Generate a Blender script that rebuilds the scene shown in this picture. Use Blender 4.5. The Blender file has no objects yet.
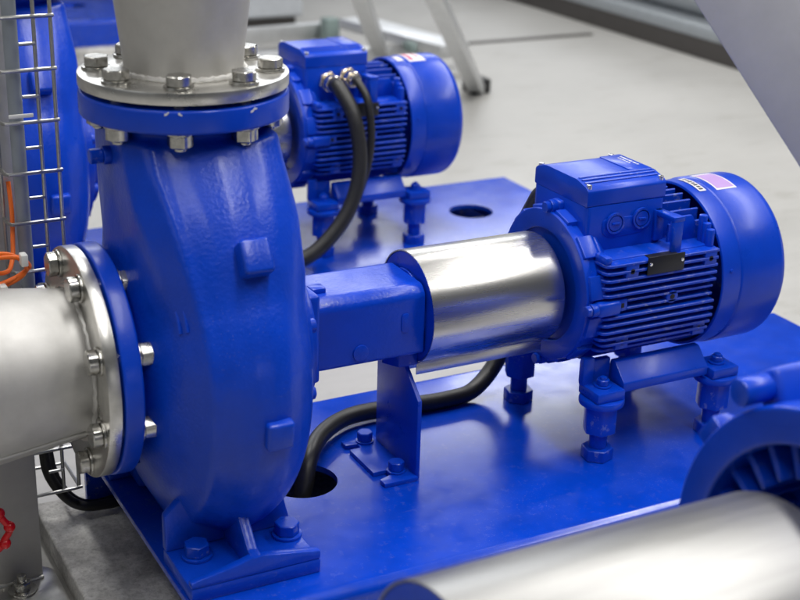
import bpy, bmesh, math, random
from mathutils import Vector, Matrix
random.seed(7)
PI = math.pi
MM = 0.001
scene = bpy.context.scene
COL = scene.collection
rad = math.radians

# ------------------------------------------------------------------ materials
def new_mat(name):
    m = bpy.data.materials.new(name); m.use_nodes = True
    nt = m.node_tree; b = nt.nodes['Principled BSDF']
    return m, nt, b
def coords(nt, scale=(1, 1, 1)):
    tc = nt.nodes.new('ShaderNodeTexCoord'); mp = nt.nodes.new('ShaderNodeMapping')
    mp.inputs['Scale'].default_value = scale
    nt.links.new(tc.outputs['Object'], mp.inputs['Vector'])
    return mp.outputs['Vector']
def noise(nt, vec, scale, detail=3, rough=0.5):
    n = nt.nodes.new('ShaderNodeTexNoise'); n.inputs['Scale'].default_value = scale
    n.inputs['Detail'].default_value = detail; n.inputs['Roughness'].default_value = rough
    nt.links.new(vec, n.inputs['Vector']); return n.outputs['Fac']
def ramp(nt, fac, stops):
    r = nt.nodes.new('ShaderNodeValToRGB'); e = r.color_ramp.elements
    while len(e) < len(stops): e.new(0.5)
    for i, (p, c) in enumerate(stops):
        e[i].position = p; e[i].color = c if len(c) == 4 else (*c, 1)
    nt.links.new(fac, r.inputs['Fac']); return r.outputs['Color']
def maprange(nt, fac, a, b, lo, hi):
    r = nt.nodes.new('ShaderNodeMapRange')
    for k, v in zip(('From Min', 'From Max', 'To Min', 'To Max'), (a, b, lo, hi)): r.inputs[k].default_value = v
    nt.links.new(fac, r.inputs['Value']); return r.outputs['Result']
def bump(nt, b, fac, strength, dist):
    n = nt.nodes.new('ShaderNodeBump'); n.inputs['Strength'].default_value = strength
    n.inputs['Distance'].default_value = dist
    nt.links.new(fac, n.inputs['Height'])
    if b.inputs['Normal'].links:
        nt.links.new(b.inputs['Normal'].links[0].from_socket, n.inputs['Normal'])
    nt.links.new(n.outputs['Normal'], b.inputs['Normal'])

BLUE = (0.0004, 0.045, 0.48)
def paint(name, col=BLUE, rough=(0.26, 0.38), peel=(420, 0.12), lumps=(60, 0.08), coat=0.12, var=0.12, spec=0.32, dust=0.35, wear=0.4):
    m, nt, b = new_mat(name); v = coords(nt)
    n1 = noise(nt, v, 14, 5, 0.6)
    lo = tuple(c * (1 - var) for c in col); hi = tuple(c * (1 + var) for c in col)
    base = ramp(nt, n1, [(0.3, lo), (0.7, hi)])
    def over(base, fac, c):
        mx = nt.nodes.new('ShaderNodeMix'); mx.data_type = 'RGBA'
        nt.links.new(fac, mx.inputs[0]); nt.links.new(base, mx.inputs[6]); mx.inputs[7].default_value = (*c, 1)
        return mx.outputs[2]
    def mul(a, c):
        q = nt.nodes.new('ShaderNodeMath'); q.operation = 'MULTIPLY'; nt.links.new(a, q.inputs[0])
        if hasattr(c, 'links') or not isinstance(c, (int, float)): nt.links.new(c, q.inputs[1])
        else: q.inputs[1].default_value = c
        return q.outputs[0]
    # settled dust in drifts, fine specks
    drift = maprange(nt, noise(nt, v, 7, 6, 0.7), 0.5, 0.72, 0, 1)
    speck = maprange(nt, noise(nt, v, 620, 2, 0.5), 0.66, 0.72, 0, 1)
    base = over(base, mul(mul(speck, drift), dust), (0.30, 0.32, 0.40))
    # worn edges where paint is chipped to the primer
    geo = nt.nodes.new('ShaderNodeNewGeometry')
    edge = maprange(nt, geo.outputs['Pointiness'], 0.56, 0.62, 0, 1)
    chip = maprange(nt, noise(nt, v, 90, 4, 0.7), 0.58, 0.64, 0, 1)
    base = over(base, mul(mul(edge, chip), wear), (0.42, 0.44, 0.5))
    nt.links.new(base, b.inputs['Base Color'])
    b.inputs['Specular IOR Level'].default_value = spec
    n2 = noise(nt, v, 26, 6, 0.65)
    nt.links.new(maprange(nt, n2, 0.3, 0.7, *rough), b.inputs['Roughness'])
    b.inputs['Coat Weight'].default_value = coat; b.inputs['Coat Roughness'].default_value = 0.16
    bump(nt, b, noise(nt, v, peel[0], 2), peel[1], 0.0006)
    bump(nt, b, noise(nt, v, lumps[0], 2), lumps[1], 0.002)
    return m
def metal(name, col, rough, stretch=(1, 1, 1), sc=60, var=0.1, bmp=0.05, aniso=0.0, detail=5, rscale=18, rdet=6):
    m, nt, b = new_mat(name); v = coords(nt, stretch)
    n1 = noise(nt, v, sc, detail, 0.6)
    lo = tuple(c * (1 - var) for c in col); hi = tuple(min(1, c * (1 + var)) for c in col)
    nt.links.new(ramp(nt, n1, [(0.3, lo), (0.7, hi)]), b.inputs['Base Color'])
    v2 = coords(nt)
    n2 = noise(nt, v2 if rdet > 2 else v, rscale, rdet, 0.7)
    nt.links.new(maprange(nt, n2, 0.3, 0.7, *rough), b.inputs['Roughness'])
    b.inputs['Metallic'].default_value = 1
    b.inputs['Anisotropic'].default_value = aniso
    bump(nt, b, n1, bmp, 0.0006)
    return m
def plain(name, col, rough=0.5, metallic=0, var=0.06, sc=40, bmp=0.05):
    m, nt, b = new_mat(name); v = coords(nt); n1 = noise(nt, v, sc, 5, 0.6)
    lo = tuple(c * (1 - var) for c in col); hi = tuple(min(1, c * (1 + var)) for c in col)
    nt.links.new(ramp(nt, n1, [(0.3, lo), (0.7, hi)]), b.inputs['Base Color'])
    b.inputs['Roughness'].default_value = rough; b.inputs['Metallic'].default_value = metallic
    bump(nt, b, n1, bmp, 0.001)
    return m

M = {}
M['paint'] = paint('blue_enamel')
M['cast'] = paint('blue_cast_paint', rough=(0.27, 0.4), peel=(230, 0.75), lumps=(45, 0.18), coat=0.14)
M['plate'] = paint('blue_plate_paint', rough=(0.16, 0.27), peel=(500, 0.04), lumps=(9, 0.05), coat=0.2, var=0.14, spec=0.5, dust=0.6)
M['dark_paint'] = paint('blue_fin_paint', rough=(0.3, 0.42), coat=0.1)
M['brushed'] = metal('brushed_stainless', (0.62, 0.61, 0.59), (0.255, 0.285), (1, 14, 14), 9, 0.03, 0.0, 0.0, 3, 7, 2)
M['darkened_steel'] = metal('darkened_stainless', (0.34, 0.337, 0.33), (0.34, 0.4), (1, 14, 14), 9, 0.06, 0.0, 0.0, 3, 7, 2)  # brushed stainless with darker colour and more roughness, against overexposure on the foreground guard
M['pickled'] = metal('pickled_stainless', (0.56, 0.55, 0.53), (0.54, 0.68), (1, 1, 1), 22, 0.08, 0.16)
M['flange_steel'] = metal('turned_stainless', (0.64, 0.63, 0.6), (0.24, 0.38), (1, 1, 1), 120, 0.07, 0.08)
M['bolt'] = metal('bolt_steel', (0.50, 0.49, 0.46), (0.18, 0.32), (1, 1, 1), 200, 0.16, 0.1)
M['brass_nickel'] = metal('nickel_gland', (0.75, 0.69, 0.58), (0.15, 0.25), (1, 1, 1), 90, 0.06, 0.03)
M['wire'] = metal('galvanised_wire', (0.44, 0.44, 0.43), (0.3, 0.45), (1, 1, 1), 150, 0.12, 0.05)
M['strut'] = plain('grey_strut_steel', (0.42, 0.42, 0.43), 0.5, 0, 0.1, 9, 0.05)
M['post'] = plain('satin_stand_steel', (0.52, 0.51, 0.49), 0.42, 0.3, 0.06, 30, 0.03)
M['alu'] = metal('aluminium_ladder', (0.74, 0.75, 0.76), (0.4, 0.55), (1, 1, 1), 40, 0.05, 0.03)
M['conduit'] = plain('grey_conduit_plastic', (0.25, 0.28, 0.32), 0.42)
M['rubber'] = plain('black_rubber', (0.012, 0.012, 0.013), 0.42, 0, 0.3, 150, 0.15)
M['seal'] = plain('dark_gasket', (0.008, 0.008, 0.012), 0.7)
M['orange'] = plain('orange_cable_jacket', (0.85, 0.16, 0.015), 0.4)
M['white_tie'] = plain('white_nylon', (0.75, 0.75, 0.72), 0.45)
M['red'] = plain('red_handwheel_paint', (0.62, 0.006, 0.012), 0.25)
M['black_plate'] = plain('black_nameplate', (0.006, 0.006, 0.008), 0.45)
M['silver_dot'] = metal('silver_rivet', (0.8, 0.8, 0.8), (0.2, 0.3))
M['label_white'] = plain('label_white', (0.72, 0.7, 0.72), 0.45)
M['label_purple'] = plain('label_purple', (0.42, 0.27, 0.58), 0.45)
M['label_red'] = plain('label_red', (0.5, 0.06, 0.16), 0.45)
M['label_black'] = plain('label_black', (0.02, 0.02, 0.025), 0.5)
M['chip'] = plain('bare_chip_primer', (0.62, 0.62, 0.64), 0.6)
M['dark_plinth'] = plain('dark_plinth_board', (0.06, 0.054, 0.052), 0.5)
M['duct_panel'] = plain('grey_duct_panel', (0.34, 0.37, 0.40), 0.4)
M['cabinet'] = plain('pale_cabinet_panel', (0.55, 0.58, 0.62), 0.4)
M['clamp'] = plain('grey_green_clamp', (0.2, 0.26, 0.25), 0.5)

def concrete():
    m, nt, b = new_mat('stained_concrete'); v = coords(nt)
    big = noise(nt, v, 5.5, 7, 0.7); fine = noise(nt, v, 160, 6, 0.75); mid = noise(nt, v, 30, 6, 0.7)
    c1 = ramp(nt, big, [(0.38, (0.36, 0.355, 0.345)), (0.48, (0.58, 0.57, 0.55)), (0.56, (0.78, 0.77, 0.74))])
    c2 = ramp(nt, fine, [(0.32, (0.66, 0.66, 0.66)), (0.5, (0.98, 0.98, 0.98)), (0.7, (1.1, 1.1, 1.1))])
    c3 = ramp(nt, mid, [(0.36, (0.78, 0.78, 0.78)), (0.6, (1.0, 1.0, 1.0))])
    out = c1
    for c in (c2, c3):
        mx = nt.nodes.new('ShaderNodeMix'); mx.data_type = 'RGBA'; mx.blend_type = 'MULTIPLY'; mx.inputs[0].default_value = 1
        nt.links.new(out, mx.inputs[6]); nt.links.new(c, mx.inputs[7]); out = mx.outputs[2]
    nt.links.new(out, b.inputs['Base Color'])
    b.inputs['Roughness'].default_value = 0.85
    bump(nt, b, fine, 0.7, 0.004); bump(nt, b, mid, 0.3, 0.006)
    return m
def floor_mat():
    m, nt, b = new_mat('hall_floor_coating'); v = coords(nt)
    n1 = noise(nt, v, 1.7, 5, 0.6); n2 = noise(nt, coords(nt, (1, 6, 1)), 9, 4, 0.6)
    c1 = ramp(nt, n1, [(0.3, (0.38, 0.375, 0.36)), (0.7, (0.45, 0.445, 0.43))])
    c2 = ramp(nt, n2, [(0.3, (0.93, 0.93, 0.93)), (0.7, (1.0, 1.0, 1.0))])
    mx = nt.nodes.new('ShaderNodeMix'); mx.data_type = 'RGBA'; mx.blend_type = 'MULTIPLY'; mx.inputs[0].default_value = 1
    nt.links.new(c1, mx.inputs[6]); nt.links.new(c2, mx.inputs[7])
    marks = ramp(nt, noise(nt, coords(nt, (1, 3, 1)), 4.2, 7, 0.75), [(0.55, (1, 1, 1)), (0.66, (0.86, 0.85, 0.83)), (0.75, (0.78, 0.77, 0.75))])
    spots = ramp(nt, noise(nt, v, 38, 3, 0.6), [(0.66, (1, 1, 1)), (0.74, (0.8, 0.79, 0.77))])
    out = mx.outputs[2]
    for c in (marks, spots):
        m2 = nt.nodes.new('ShaderNodeMix'); m2.data_type = 'RGBA'; m2.blend_type = 'MULTIPLY'; m2.inputs[0].default_value = 1
        nt.links.new(out, m2.inputs[6]); nt.links.new(c, m2.inputs[7]); out = m2.outputs[2]
    nt.links.new(out, b.inputs['Base Color'])
    nt.links.new(maprange(nt, n1, 0.3, 0.7, 0.38, 0.52), b.inputs['Roughness'])
    return m
M['concrete'] = concrete(); M['floor'] = floor_mat()

# ------------------------------------------------------------------ mesh helpers (all in millimetres, pump-unit coordinates)
BASE = {}
def finish(me, ang=32):
    bm = bmesh.new(); bm.from_mesh(me)
    for f in bm.faces: f.smooth = True
    for e in bm.edges:
        if len(e.link_faces) == 2:
            try: a = e.calc_face_angle()
            except ValueError: a = 0
            e.smooth = a < rad(ang)
    bm.to_mesh(me); bm.free()
def link(name, bm, m, parent=None, ang=32, normals=True):
    """bm in mm, in the coordinates of its unit; stored relative to the thing's base"""
    b = Vector(BASE.get(parent.name, (0, 0, 0))) if parent else Vector((0, 0, 0))
    if normals: bmesh.ops.recalc_face_normals(bm, faces=bm.faces[:])
    for v in bm.verts: v.co = (v.co - b) * MM
    me = bpy.data.meshes.new(name); bm.to_mesh(me); bm.free()
    for mm in (m if isinstance(m, (list, tuple)) else [m]): me.materials.append(M[mm] if isinstance(mm, str) else mm)
    finish(me, ang)
    o = bpy.data.objects.new(name, me); COL.objects.link(o)
    if parent:
        o.parent = parent; BASE[o.name] = tuple(b)
    return o
def tag(o, label, cat, group=None, kind=None):
    o['label'] = label; o['category'] = cat
    if group: o['group'] = group
    if kind: o['kind'] = kind
    return o
def thing(name, base, label, cat, group=None):
    o = bpy.data.objects.new(name, None); COL.objects.link(o)
    o.empty_display_size = 0.05
    o.location = Vector(base) * MM; BASE[o.name] = tuple(base)
    return tag(o, label, cat, group)
def solo(name, bm, m, base, label, cat, group=None, kind=None, ang=32):
    b = Vector(base)
    for v in bm.verts: v.co = v.co - b
    o = link(name, bm, m, None, ang); o.location = b * MM
    if kind == 'structure': o['kind'] = kind
    else: tag(o, label, cat, group, kind)
    return o
def children(o): return [c for c in bpy.data.objects if c.parent == o]
def copy_tree(o, shift, label, skip=()):
    r = o.copy(); COL.objects.link(r); r.location = o.location + Vector(shift) * MM; r['label'] = label
    for c in children(o):
        if c.name.split('.')[0] in skip: continue
        d = c.copy(); COL.objects.link(d); d.parent = r
        for g in children(c):
            h = g.copy(); COL.objects.link(h); h.parent = d
    BASE[r.name] = tuple(Vector(BASE[o.name]) + Vector(shift))
    return r
def merge(bm, other, mi=0):
    if mi:
        for f in other.faces: f.material_index = mi
    me = bpy.data.meshes.new('t'); other.to_mesh(me); other.free()
    bm.from_mesh(me); bpy.data.meshes.remove(me)
def box(bm, x0, x1, y0, y1, z0, z1, bev=1.2, seg=2, mat=None, mi=0):
    b = bmesh.new(); bmesh.ops.create_cube(b, size=1)
    for v in b.verts:
        v.co = Vector(((x0 + x1) / 2 + v.co.x * (x1 - x0), (y0 + y1) / 2 + v.co.y * (y1 - y0), (z0 + z1) / 2 + v.co.z * (z1 - z0)))
    if bev: bmesh.ops.bevel(b, geom=b.edges[:], offset=bev, segments=seg, profile=0.5, affect='EDGES', clamp_overlap=True)
    if mat: bmesh.ops.transform(b, matrix=mat, verts=b.verts)
    merge(bm, b, mi)
def prism(bm, pts, axis, a0, a1, bev=1.0, seg=2, mat=None, mi=0):
    """extrude a 2-D outline along an axis: 'x' -> pts are (y,z), 'y' -> (x,z), 'z' -> (x,y)"""
    b = bmesh.new()
    def P(p, a):
        return {'x': (a, p[0], p[1]), 'y': (p[0], a, p[1]), 'z': (p[0], p[1], a)}[axis]
    lo = [b.verts.new(P(p, a0)) for p in pts]; hi = [b.verts.new(P(p, a1)) for p in pts]
    n = len(pts)
    b.faces.new(lo); b.faces.new(hi[::-1])
    for i in range(n): b.faces.new((lo[i], hi[i], hi[(i + 1) % n], lo[(i + 1) % n]))
    bmesh.ops.recalc_face_normals(b, faces=b.faces[:])
    if bev: bmesh.ops.bevel(b, geom=b.edges[:], offset=bev, segments=seg, profile=0.5, affect='EDGES', clamp_overlap=True)
    if mat: bmesh.ops.transform(b, matrix=mat, verts=b.verts)
    merge(bm, b, mi)
AX = {'x': lambda a, c, s: (a, c, s), 'y': lambda a, c, s: (s, a, c), 'z': lambda a, c, s: (c, s, a)}
def fillet(pts, r, n=4, closed=False):
    """round the corners of an open profile"""
    out = []
    N = len(pts)
    for i, p in enumerate(pts):
        if not closed and (i == 0 or i == N - 1): out.append(p); continue
        a = Vector(pts[i - 1]); b = Vector(p); c = Vector(pts[(i + 1) % N])
        d = min(r, (a - b).length * 0.45, (c - b).length * 0.45)
        if d < 1e-3: out.append(p); continue
        p0 = b + (a - b).normalized() * d; p1 = b + (c - b).normalized() * d
        for k in range(n + 1):
            t = k / n; q = p0 * (1 - t) ** 2 + b * 2 * t * (1 - t) + p1 * t * t
            out.append((q.x, q.y))
    return out
def lathe(bm, prof, axis='x', at=(0, 0, 0), seg=64, rot=0, mat=None, mi=0, a0=0, a1=2 * PI):
    b = bmesh.new(); full = abs(a1 - a0 - 2 * PI) < 1e-6
    cols = seg if full else seg + 1
    rings = []
    for a, r in prof:
        if r < 1e-6: rings.append([b.verts.new(Vector(AX[axis](a, 0, 0)) + Vector(at))])
        else:
            ring = []
            for k in range(cols):
                t = a0 + (a1 - a0) * k / seg + rot
                ring.append(b.verts.new(Vector(AX[axis](a, r * math.cos(t), r * math.sin(t))) + Vector(at)))
            rings.append(ring)
    for A, B in zip(rings, rings[1:]):
        for k in range(seg):
            j = (k + 1) % cols if full else k + 1
            if len(A) == 1 and len(B) == 1: continue
            if len(A) == 1: b.faces.new((A[0], B[k], B[j]))
            elif len(B) == 1: b.faces.new((A[k], B[0], A[j]))
            else: b.faces.new((A[k], B[k], B[j], A[j]))
    bmesh.ops.recalc_face_normals(b, faces=b.faces[:])
    if mat: bmesh.ops.transform(b, matrix=mat, verts=b.verts)
    merge(bm, b, mi)
def disc(bm, axis, a0, a1, r, at=(0, 0, 0), seg=48, bev=1.0, rot=0, mat=None, mi=0):
    lathe(bm, [(a0, 0)] + fillet([(a0, 0.01), (a0, r), (a1, r), (a1, 0.01)], bev, 2)[1:-1] + [(a1, 0)], axis, at, seg, rot, mat, mi)
def hexa(bm, axis, a0, a1, af, at=(0, 0, 0), rot=0, ch=True, mi=0):
    R = af / math.sqrt(3); h = a1 - a0
    b = bmesh.new()
    lathe(b, [(a0, 0), (a0, R), (a1, R), (a1, 0)], axis, at, 6, rot)
    if ch:
        # chamfer the crown: pull the corners of an extra ring down
        bmesh.ops.bevel(b, geom=b.edges[:], offset=min(1.0, abs(h) * 0.12), segments=1, profile=0.5, affect='EDGES', clamp_overlap=True)
    merge(bm, b, mi)
def spline(pts, n=10):
    P = [Vector(p) for p in pts]; out = []
    P = [P[0] * 2 - P[1]] + P + [P[-1] * 2 - P[-2]]
    for i in range(1, len(P) - 2):
        p0, p1, p2, p3 = P[i - 1:i + 3]
        for k in range(n):
            t = k / n
            out.append(0.5 * ((2 * p1) + (p2 - p0) * t + (2 * p0 - 5 * p1 + 4 * p2 - p3) * t * t + (3 * p1 - p0 - 3 * p2 + p3) * t ** 3))
    out.append(P[-2]); return out
def tube(bm, pts, r, seg=12, smooth=0, closed=False, mi=0):
    P = spline(pts, smooth) if smooth else [Vector(p) for p in pts]
    b = bmesh.new(); rings = []; N = len(P)
    t0 = (P[1] - P[0]).normalized()
    up = Vector((0, 0, 1)) if abs(t0.z) < 0.9 else Vector((1, 0, 0))
    n = (up - t0 * up.dot(t0)).normalized()
    for i, p in enumerate(P):
        if closed: t = (P[(i + 1) % N] - P[i - 1]).normalized()
        else: t = (P[min(i + 1, N - 1)] - P[max(i - 1, 0)]).normalized()
        n = (n - t * n.dot(t)).normalized(); c = t.cross(n)
        rings.append([b.verts.new(p + n * r * math.cos(2 * PI * k / seg) + c * r * math.sin(2 * PI * k / seg)) for k in range(seg)])
    pairs = list(zip(rings, rings[1:])) + ([(rings[-1], rings[0])] if closed else [])
    for A, B in pairs:
        for k in range(seg): b.faces.new((A[k], B[k], B[(k + 1) % seg], A[(k + 1) % seg]))
    if not closed:
        b.faces.new(rings[0]); b.faces.new(rings[-1][::-1])
    bmesh.ops.recalc_face_normals(b, faces=b.faces[:])
    merge(bm, b, mi)
def bar(bm, p, q, w, h, up=(0, 0, 1), bev=1.0, mi=0):
    p = Vector(p); q = Vector(q); t = (q - p); L = t.length; t.normalize()
    s = t.cross(Vector(up)).normalized(); u = s.cross(t)
    m = Matrix((( t.x, s.x, u.x, p.x), (t.y, s.y, u.y, p.y), (t.z, s.z, u.z, p.z), (0, 0, 0, 1)))
    box(bm, 0, L, -w / 2, w / 2, -h / 2, h / 2, bev, 2, m, mi)
def evaluated(bm, mods):
    """run modifiers on a bmesh and give back the resulting bmesh"""
    me = bpy.data.meshes.new('t'); bm.to_mesh(me); bm.free()
    o = bpy.data.objects.new('t', me); COL.objects.link(o)
    for kind, props in mods:
        md = o.modifiers.new('m', kind)
        for k, v in props.items(): setattr(md, k, v)
    dg = bpy.context.evaluated_depsgraph_get(); dg.update()
    r = bmesh.new(); r.from_mesh(o.evaluated_get(dg).to_mesh())
    bpy.data.objects.remove(o); bpy.data.meshes.remove(me)
    return r
def punched(bm, cutters):
    c = bmesh.new()
    for k in cutters: k(c)
    me = bpy.data.meshes.new('c'); c.to_mesh(me); c.free()
    co = bpy.data.objects.new('c', me); COL.objects.link(co)
    r = evaluated(bm, [('BOOLEAN', dict(operation='DIFFERENCE', object=co, solver='EXACT'))])
    bpy.data.objects.remove(co); bpy.data.meshes.remove(me)
    return r
B = bmesh.new
PITCH = 840.5          # distance between one pump set and the next
ZP = -210.0            # top of the base plates
ZC = -296.0            # top of the concrete plinths
ZF = -326.0            # hall floor

# ------------------------------------------------------------------ camera
cam_d = bpy.data.cameras.new('camera'); cam_o = bpy.data.objects.new('camera', cam_d); COL.objects.link(cam_o)
F_PX, YAW, PIT, ROLL = 1407.8, 0.49251, 0.37365, 0.03028
CAM = Vector((-483.19, -1394.07, 630.34))
Fw = Vector((math.sin(YAW) * math.cos(PIT), math.cos(YAW) * math.cos(PIT), -math.sin(PIT)))
R0 = Vector((math.cos(YAW), -math.sin(YAW), 0)); U0 = R0.cross(Fw)
Rw = R0 * math.cos(ROLL) + U0 * math.sin(ROLL); Uw = U0 * math.cos(ROLL) - R0 * math.sin(ROLL)
mw = Matrix(((Rw.x, Uw.x, -Fw.x, 0), (Rw.y, Uw.y, -Fw.y, 0), (Rw.z, Uw.z, -Fw.z, 0), (0, 0, 0, 1)))
cam_o.matrix_world = Matrix.Translation(CAM * MM) @ mw
cam_d.sensor_width = 36; cam_d.lens = F_PX / 800 * 36
cam_d.clip_start = 0.02; cam_d.clip_end = 200
cam_d.dof.use_dof = True; cam_d.dof.focus_distance = 1.67; cam_d.dof.aperture_fstop = 5.8
scene.camera = cam_o

# ------------------------------------------------------------------ centrifugal pump
def build_pump():
    t = thing('centrifugal_pump', (0, 0, ZP), 'large blue cast pump casing in front with bare steel pipe flanges bolted on', 'pump', 'blue centrifugal pumps')
    # casing: volute body + discharge throat + suction throat, fused and smoothed like a casting
    bm = B()
    prof = [(-104, 0), (-104, 84), (-97, 88), (-90, 98), (-79, 120), (-62, 156), (-49, 179), (-45, 187), (-41, 191), (-37, 190), (-32, 193), (-18, 200), (0, 205), (18, 206), (36, 202), (52, 193), (64, 183), (73, 171), (79, 158), (81, 144), (81, 0)]
    seg = 144; b = B(); rings = []
    def Rv(y, z):
        # teardrop: round volute whose sides run on, tangent, into the discharge throat
        Rc = 196.0
        for s_ in (-1, 1):
            pass
        if z <= 0: return Rc + 12 * z * z
        nx, nz = 0.8453, 0.5343           # normal of the tangent line touching the circle
        c = abs(y) * nx + z * nz
        line = Rc / max(c, 1e-6)
        touch = z / max(abs(y), 1e-9) > nz / nx
        if y > 0:
            Q = 176.0 + 20 * (1 - z) ** 2
            return max(Q, min(400, 79 / max(abs(y), 1e-6)))
        if not touch: return Rc
        return min(line, 400) + 9 * math.sin(PI * min(1, max(0, (min(line, 400) * z - 104) / 136)))
    for a, r in prof:
        if r == 0: rings.append([b.verts.new((a, 0, 0))]); continue
        ring = []
        for k in range(seg):
            th = 2 * PI * (k + 0.5) / seg
            y, z = math.cos(th), math.sin(th)
            f = 1.0
            if r > 95:
                w = min(1, (r - 95) / 40)
                f = 1 + (Rv(y, z) / 196.0 - 1) * w
                f -= 0.05 * max(0, y) * w
            zz = r * f * z; t_ = max(0, min(1, (zz - 80) / 140))
            ring.append(b.verts.new((max(-82, min(82, a * (1 + 0.42 * t_))) if abs(a) < 82 else a, r * f * y, zz)))
        rings.append(ring)
    for A, Q in zip(rings, rings[1:]):
        for k in range(seg):
            j = (k + 1) % seg
            if len(A) == 1: b.faces.new((A[0], Q[k], Q[j]))
            elif len(Q) == 1: b.faces.new((A[k], Q[0], A[j]))
            else: b.faces.new((A[k], Q[k], Q[j], A[j]))
    bmesh.ops.recalc_face_normals(b, faces=b.faces[:])
    res = bmesh.ops.bisect_plane(b, geom=b.verts[:] + b.edges[:] + b.faces[:], plane_co=(0, 0, 252), plane_no=(0, 0, 1), clear_outer=True)
    bmesh.ops.holes_fill(b, edges=[e for e in b.edges if e.is_boundary], sides=0)
    merge(bm, b)
    b = B(); rings = []
    for z, cx, r in [(120, 0, 60), (170, 0, 74), (205, 0, 77.5), (240, 0, 77), (280, 0, 76)]:
        rings.append([b.verts.new((cx + r * math.cos(2 * PI * k / seg), r * math.sin(2 * PI * k / seg), z)) for k in range(seg)])
    for A, Q in zip(rings, rings[1:]):
        for k in range(seg): b.faces.new((A[k], A[(k + 1) % seg], Q[(k + 1) % seg], Q[k]))
    b.faces.new(rings[0]); b.faces.new(rings[-1][::-1]); bmesh.ops.recalc_face_normals(b, faces=b.faces[:]); merge(bm, b)
    bm = evaluated(bm, [('REMESH', dict(mode='VOXEL', voxel_size=3.0)), ('SMOOTH', dict(factor=0.5, iterations=10))])
    bm = evaluated(bm, [('SMOOTH', dict(factor=0.5, iterations=6)), ('DECIMATE', dict(ratio=0.5))])
    link('casing', bm, 'cast', t, 60)
    bm = B()   # the square lugs cast on the volute
    def lug(x, y, z, w, h, d, tilt):
        m = Matrix.Translation((x, y, z)) @ Matrix.Rotation(rad(tilt), 4, 'X')
        box(bm, -w / 2, w / 2, -d, d, -h / 2, h / 2, 4, 3, m)
    lug(12, -156, 149, 32, 36, 19, -34); link('lifting_boss', bm, 'cast', t)
    bm = B(); 
    def lug2(x, y, z, w, h, d, tilt):
        m = Matrix.Translation((x, y, z)) @ Matrix.Rotation(rad(tilt), 4, 'X')
        box(bm, -w / 2, w / 2, -d, d, -h / 2, h / 2, 4, 3, m)
    lug2(20, -197, -24, 30, 31, 16, 6); link('lifting_boss', bm, 'cast', t)
    for x, p_, q_ in ((-60, (-113, 121), (-141, 75)), (-55, (-119, 128), (-149, 79))):   # twin cast marks on the suction flank
        bm = B(); tube(bm, [(x, p_[0] + (q_[0] - p_[0]) * k / 6 - 2.5 * math.sin(PI * k / 6), p_[1] + (q_[1] - p_[1]) * k / 6) for k in range(7)], 2.6, 8, 4); link('cast_rib', bm, 'cast', t)
    bm = B(); disc(bm, 'x', -90, -78, 10, (0, 5, 226), 20); hexa(bm, 'x', -104, -90, 15, (0, 5, 226)); link('plug', bm, 'paint', t)
    bm = B(); disc(bm, 'x', 74, 100, 118, bev=3); disc(bm, 'x', 100, 116, 92, bev=3)
    for k in range(8):
        a = 2 * PI * (k + 0.5) / 8; hexa(bm, 'x', 100, 108, 15, (0, 105 * math.cos(a), 105 * math.sin(a)))
    link('casing_cover', bm, 'cast', t)
    bm = B()
    def holes(axis, a0, a1, pcd):
        L = []
        for k in range(8):
            a = 2 * PI * (k + 0.5) / 8
            p = (pcd * math.cos(a), pcd * math.sin(a))
            L.append(lambda c, p=p: disc(c, axis, a0, a1, 9, {'x': (0, p[0], p[1]), 'z': (p[0], p[1], 0)}[axis], 20, 0))
        return L
    lathe(bm, [(268, 0)] + fillet([(268, 1), (268, 110), (293, 110), (293, 1)], 3.5, 4)[1:-1] + [(293, 0)], 'z', seg=96)
    f = link('discharge_flange', bm, 'paint', t)
    for th, z, w, t_ in ((-118.5, 290.5, 3.2, 35), (-111.5, 290, 2.6, -40), (-71.5, 288, 3.4, 30), (-69.5, 289.5, 2.2, -20)):   # small paint chips on the rim
        a = rad(th); bm = B()
        m = Matrix.Translation((110.12 * math.cos(a), 110.12 * math.sin(a), z)) @ Matrix.Rotation(a, 4, 'Z') @ Matrix.Rotation(rad(t_), 4, 'X')
        prism(bm, [(-w, -0.7), (-w * 0.2, -1.6), (w, -0.4), (w * 0.7, 0.9), (w * 0.1, 0.3), (-w * 0.6, 1.1)], 'x', -0.25, 0.2, 0, 1, m)
        link('paint_chip', bm, 'chip', f)
    bm = B()
    lathe(bm, [(-116, 0)] + fillet([(-116, 1), (-116, 128), (-95, 128), (-95, 96), (-86, 88), (-86, 1)], 3, 4)[1:-1] + [(-86, 0)], 'x', seg=96)
    link('suction_flange', bm, 'paint', t)
    # two cast feet, front and rear
    for s in (-1, 1):
        bm = B()
        Y = lambda a, b_: (min(s * a, s * b_), max(s * a, s * b_))
        y = Y(100, 192); box(bm, -74, 74, *y, -210, -193, 2)
        prism(bm, [(-74, -193), (74, -193), (74, -183), (20, -174), (6, -172), (-6, -172), (-20, -176), (-74, -186)], 'y', *Y(181, 192), 2)
        prism(bm, [(-74, -193), (74, -193), (64, -152), (42, -120), (-42, -120), (-66, -142), (-74, -150)], 'y', *Y(98, 110), 2)
        prism(bm, [(s * 104, -195), (s * 190, -195), (s * 190, -172), (s * 178, -170), (s * 148, -138), (s * 104, -110)], 'x', -6, 6, 2)
        box(bm, -50, 50, *Y(60, 100), -205, -165, 4)
        ft = link('foot', bm, 'cast', t)
        for x in (-46, 60):
            bm = B(); disc(bm, 'z', -193, -189.5, 17, (x, s * 131, 0), 28); hexa(bm, 'z', -189.5, -176, 25, (x, s * 131, 0), rot=0.3 + x)
            link('anchor_bolt', bm, 'paint', ft)
    # bearing housing: rounded-top box
    bm = B()
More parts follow.
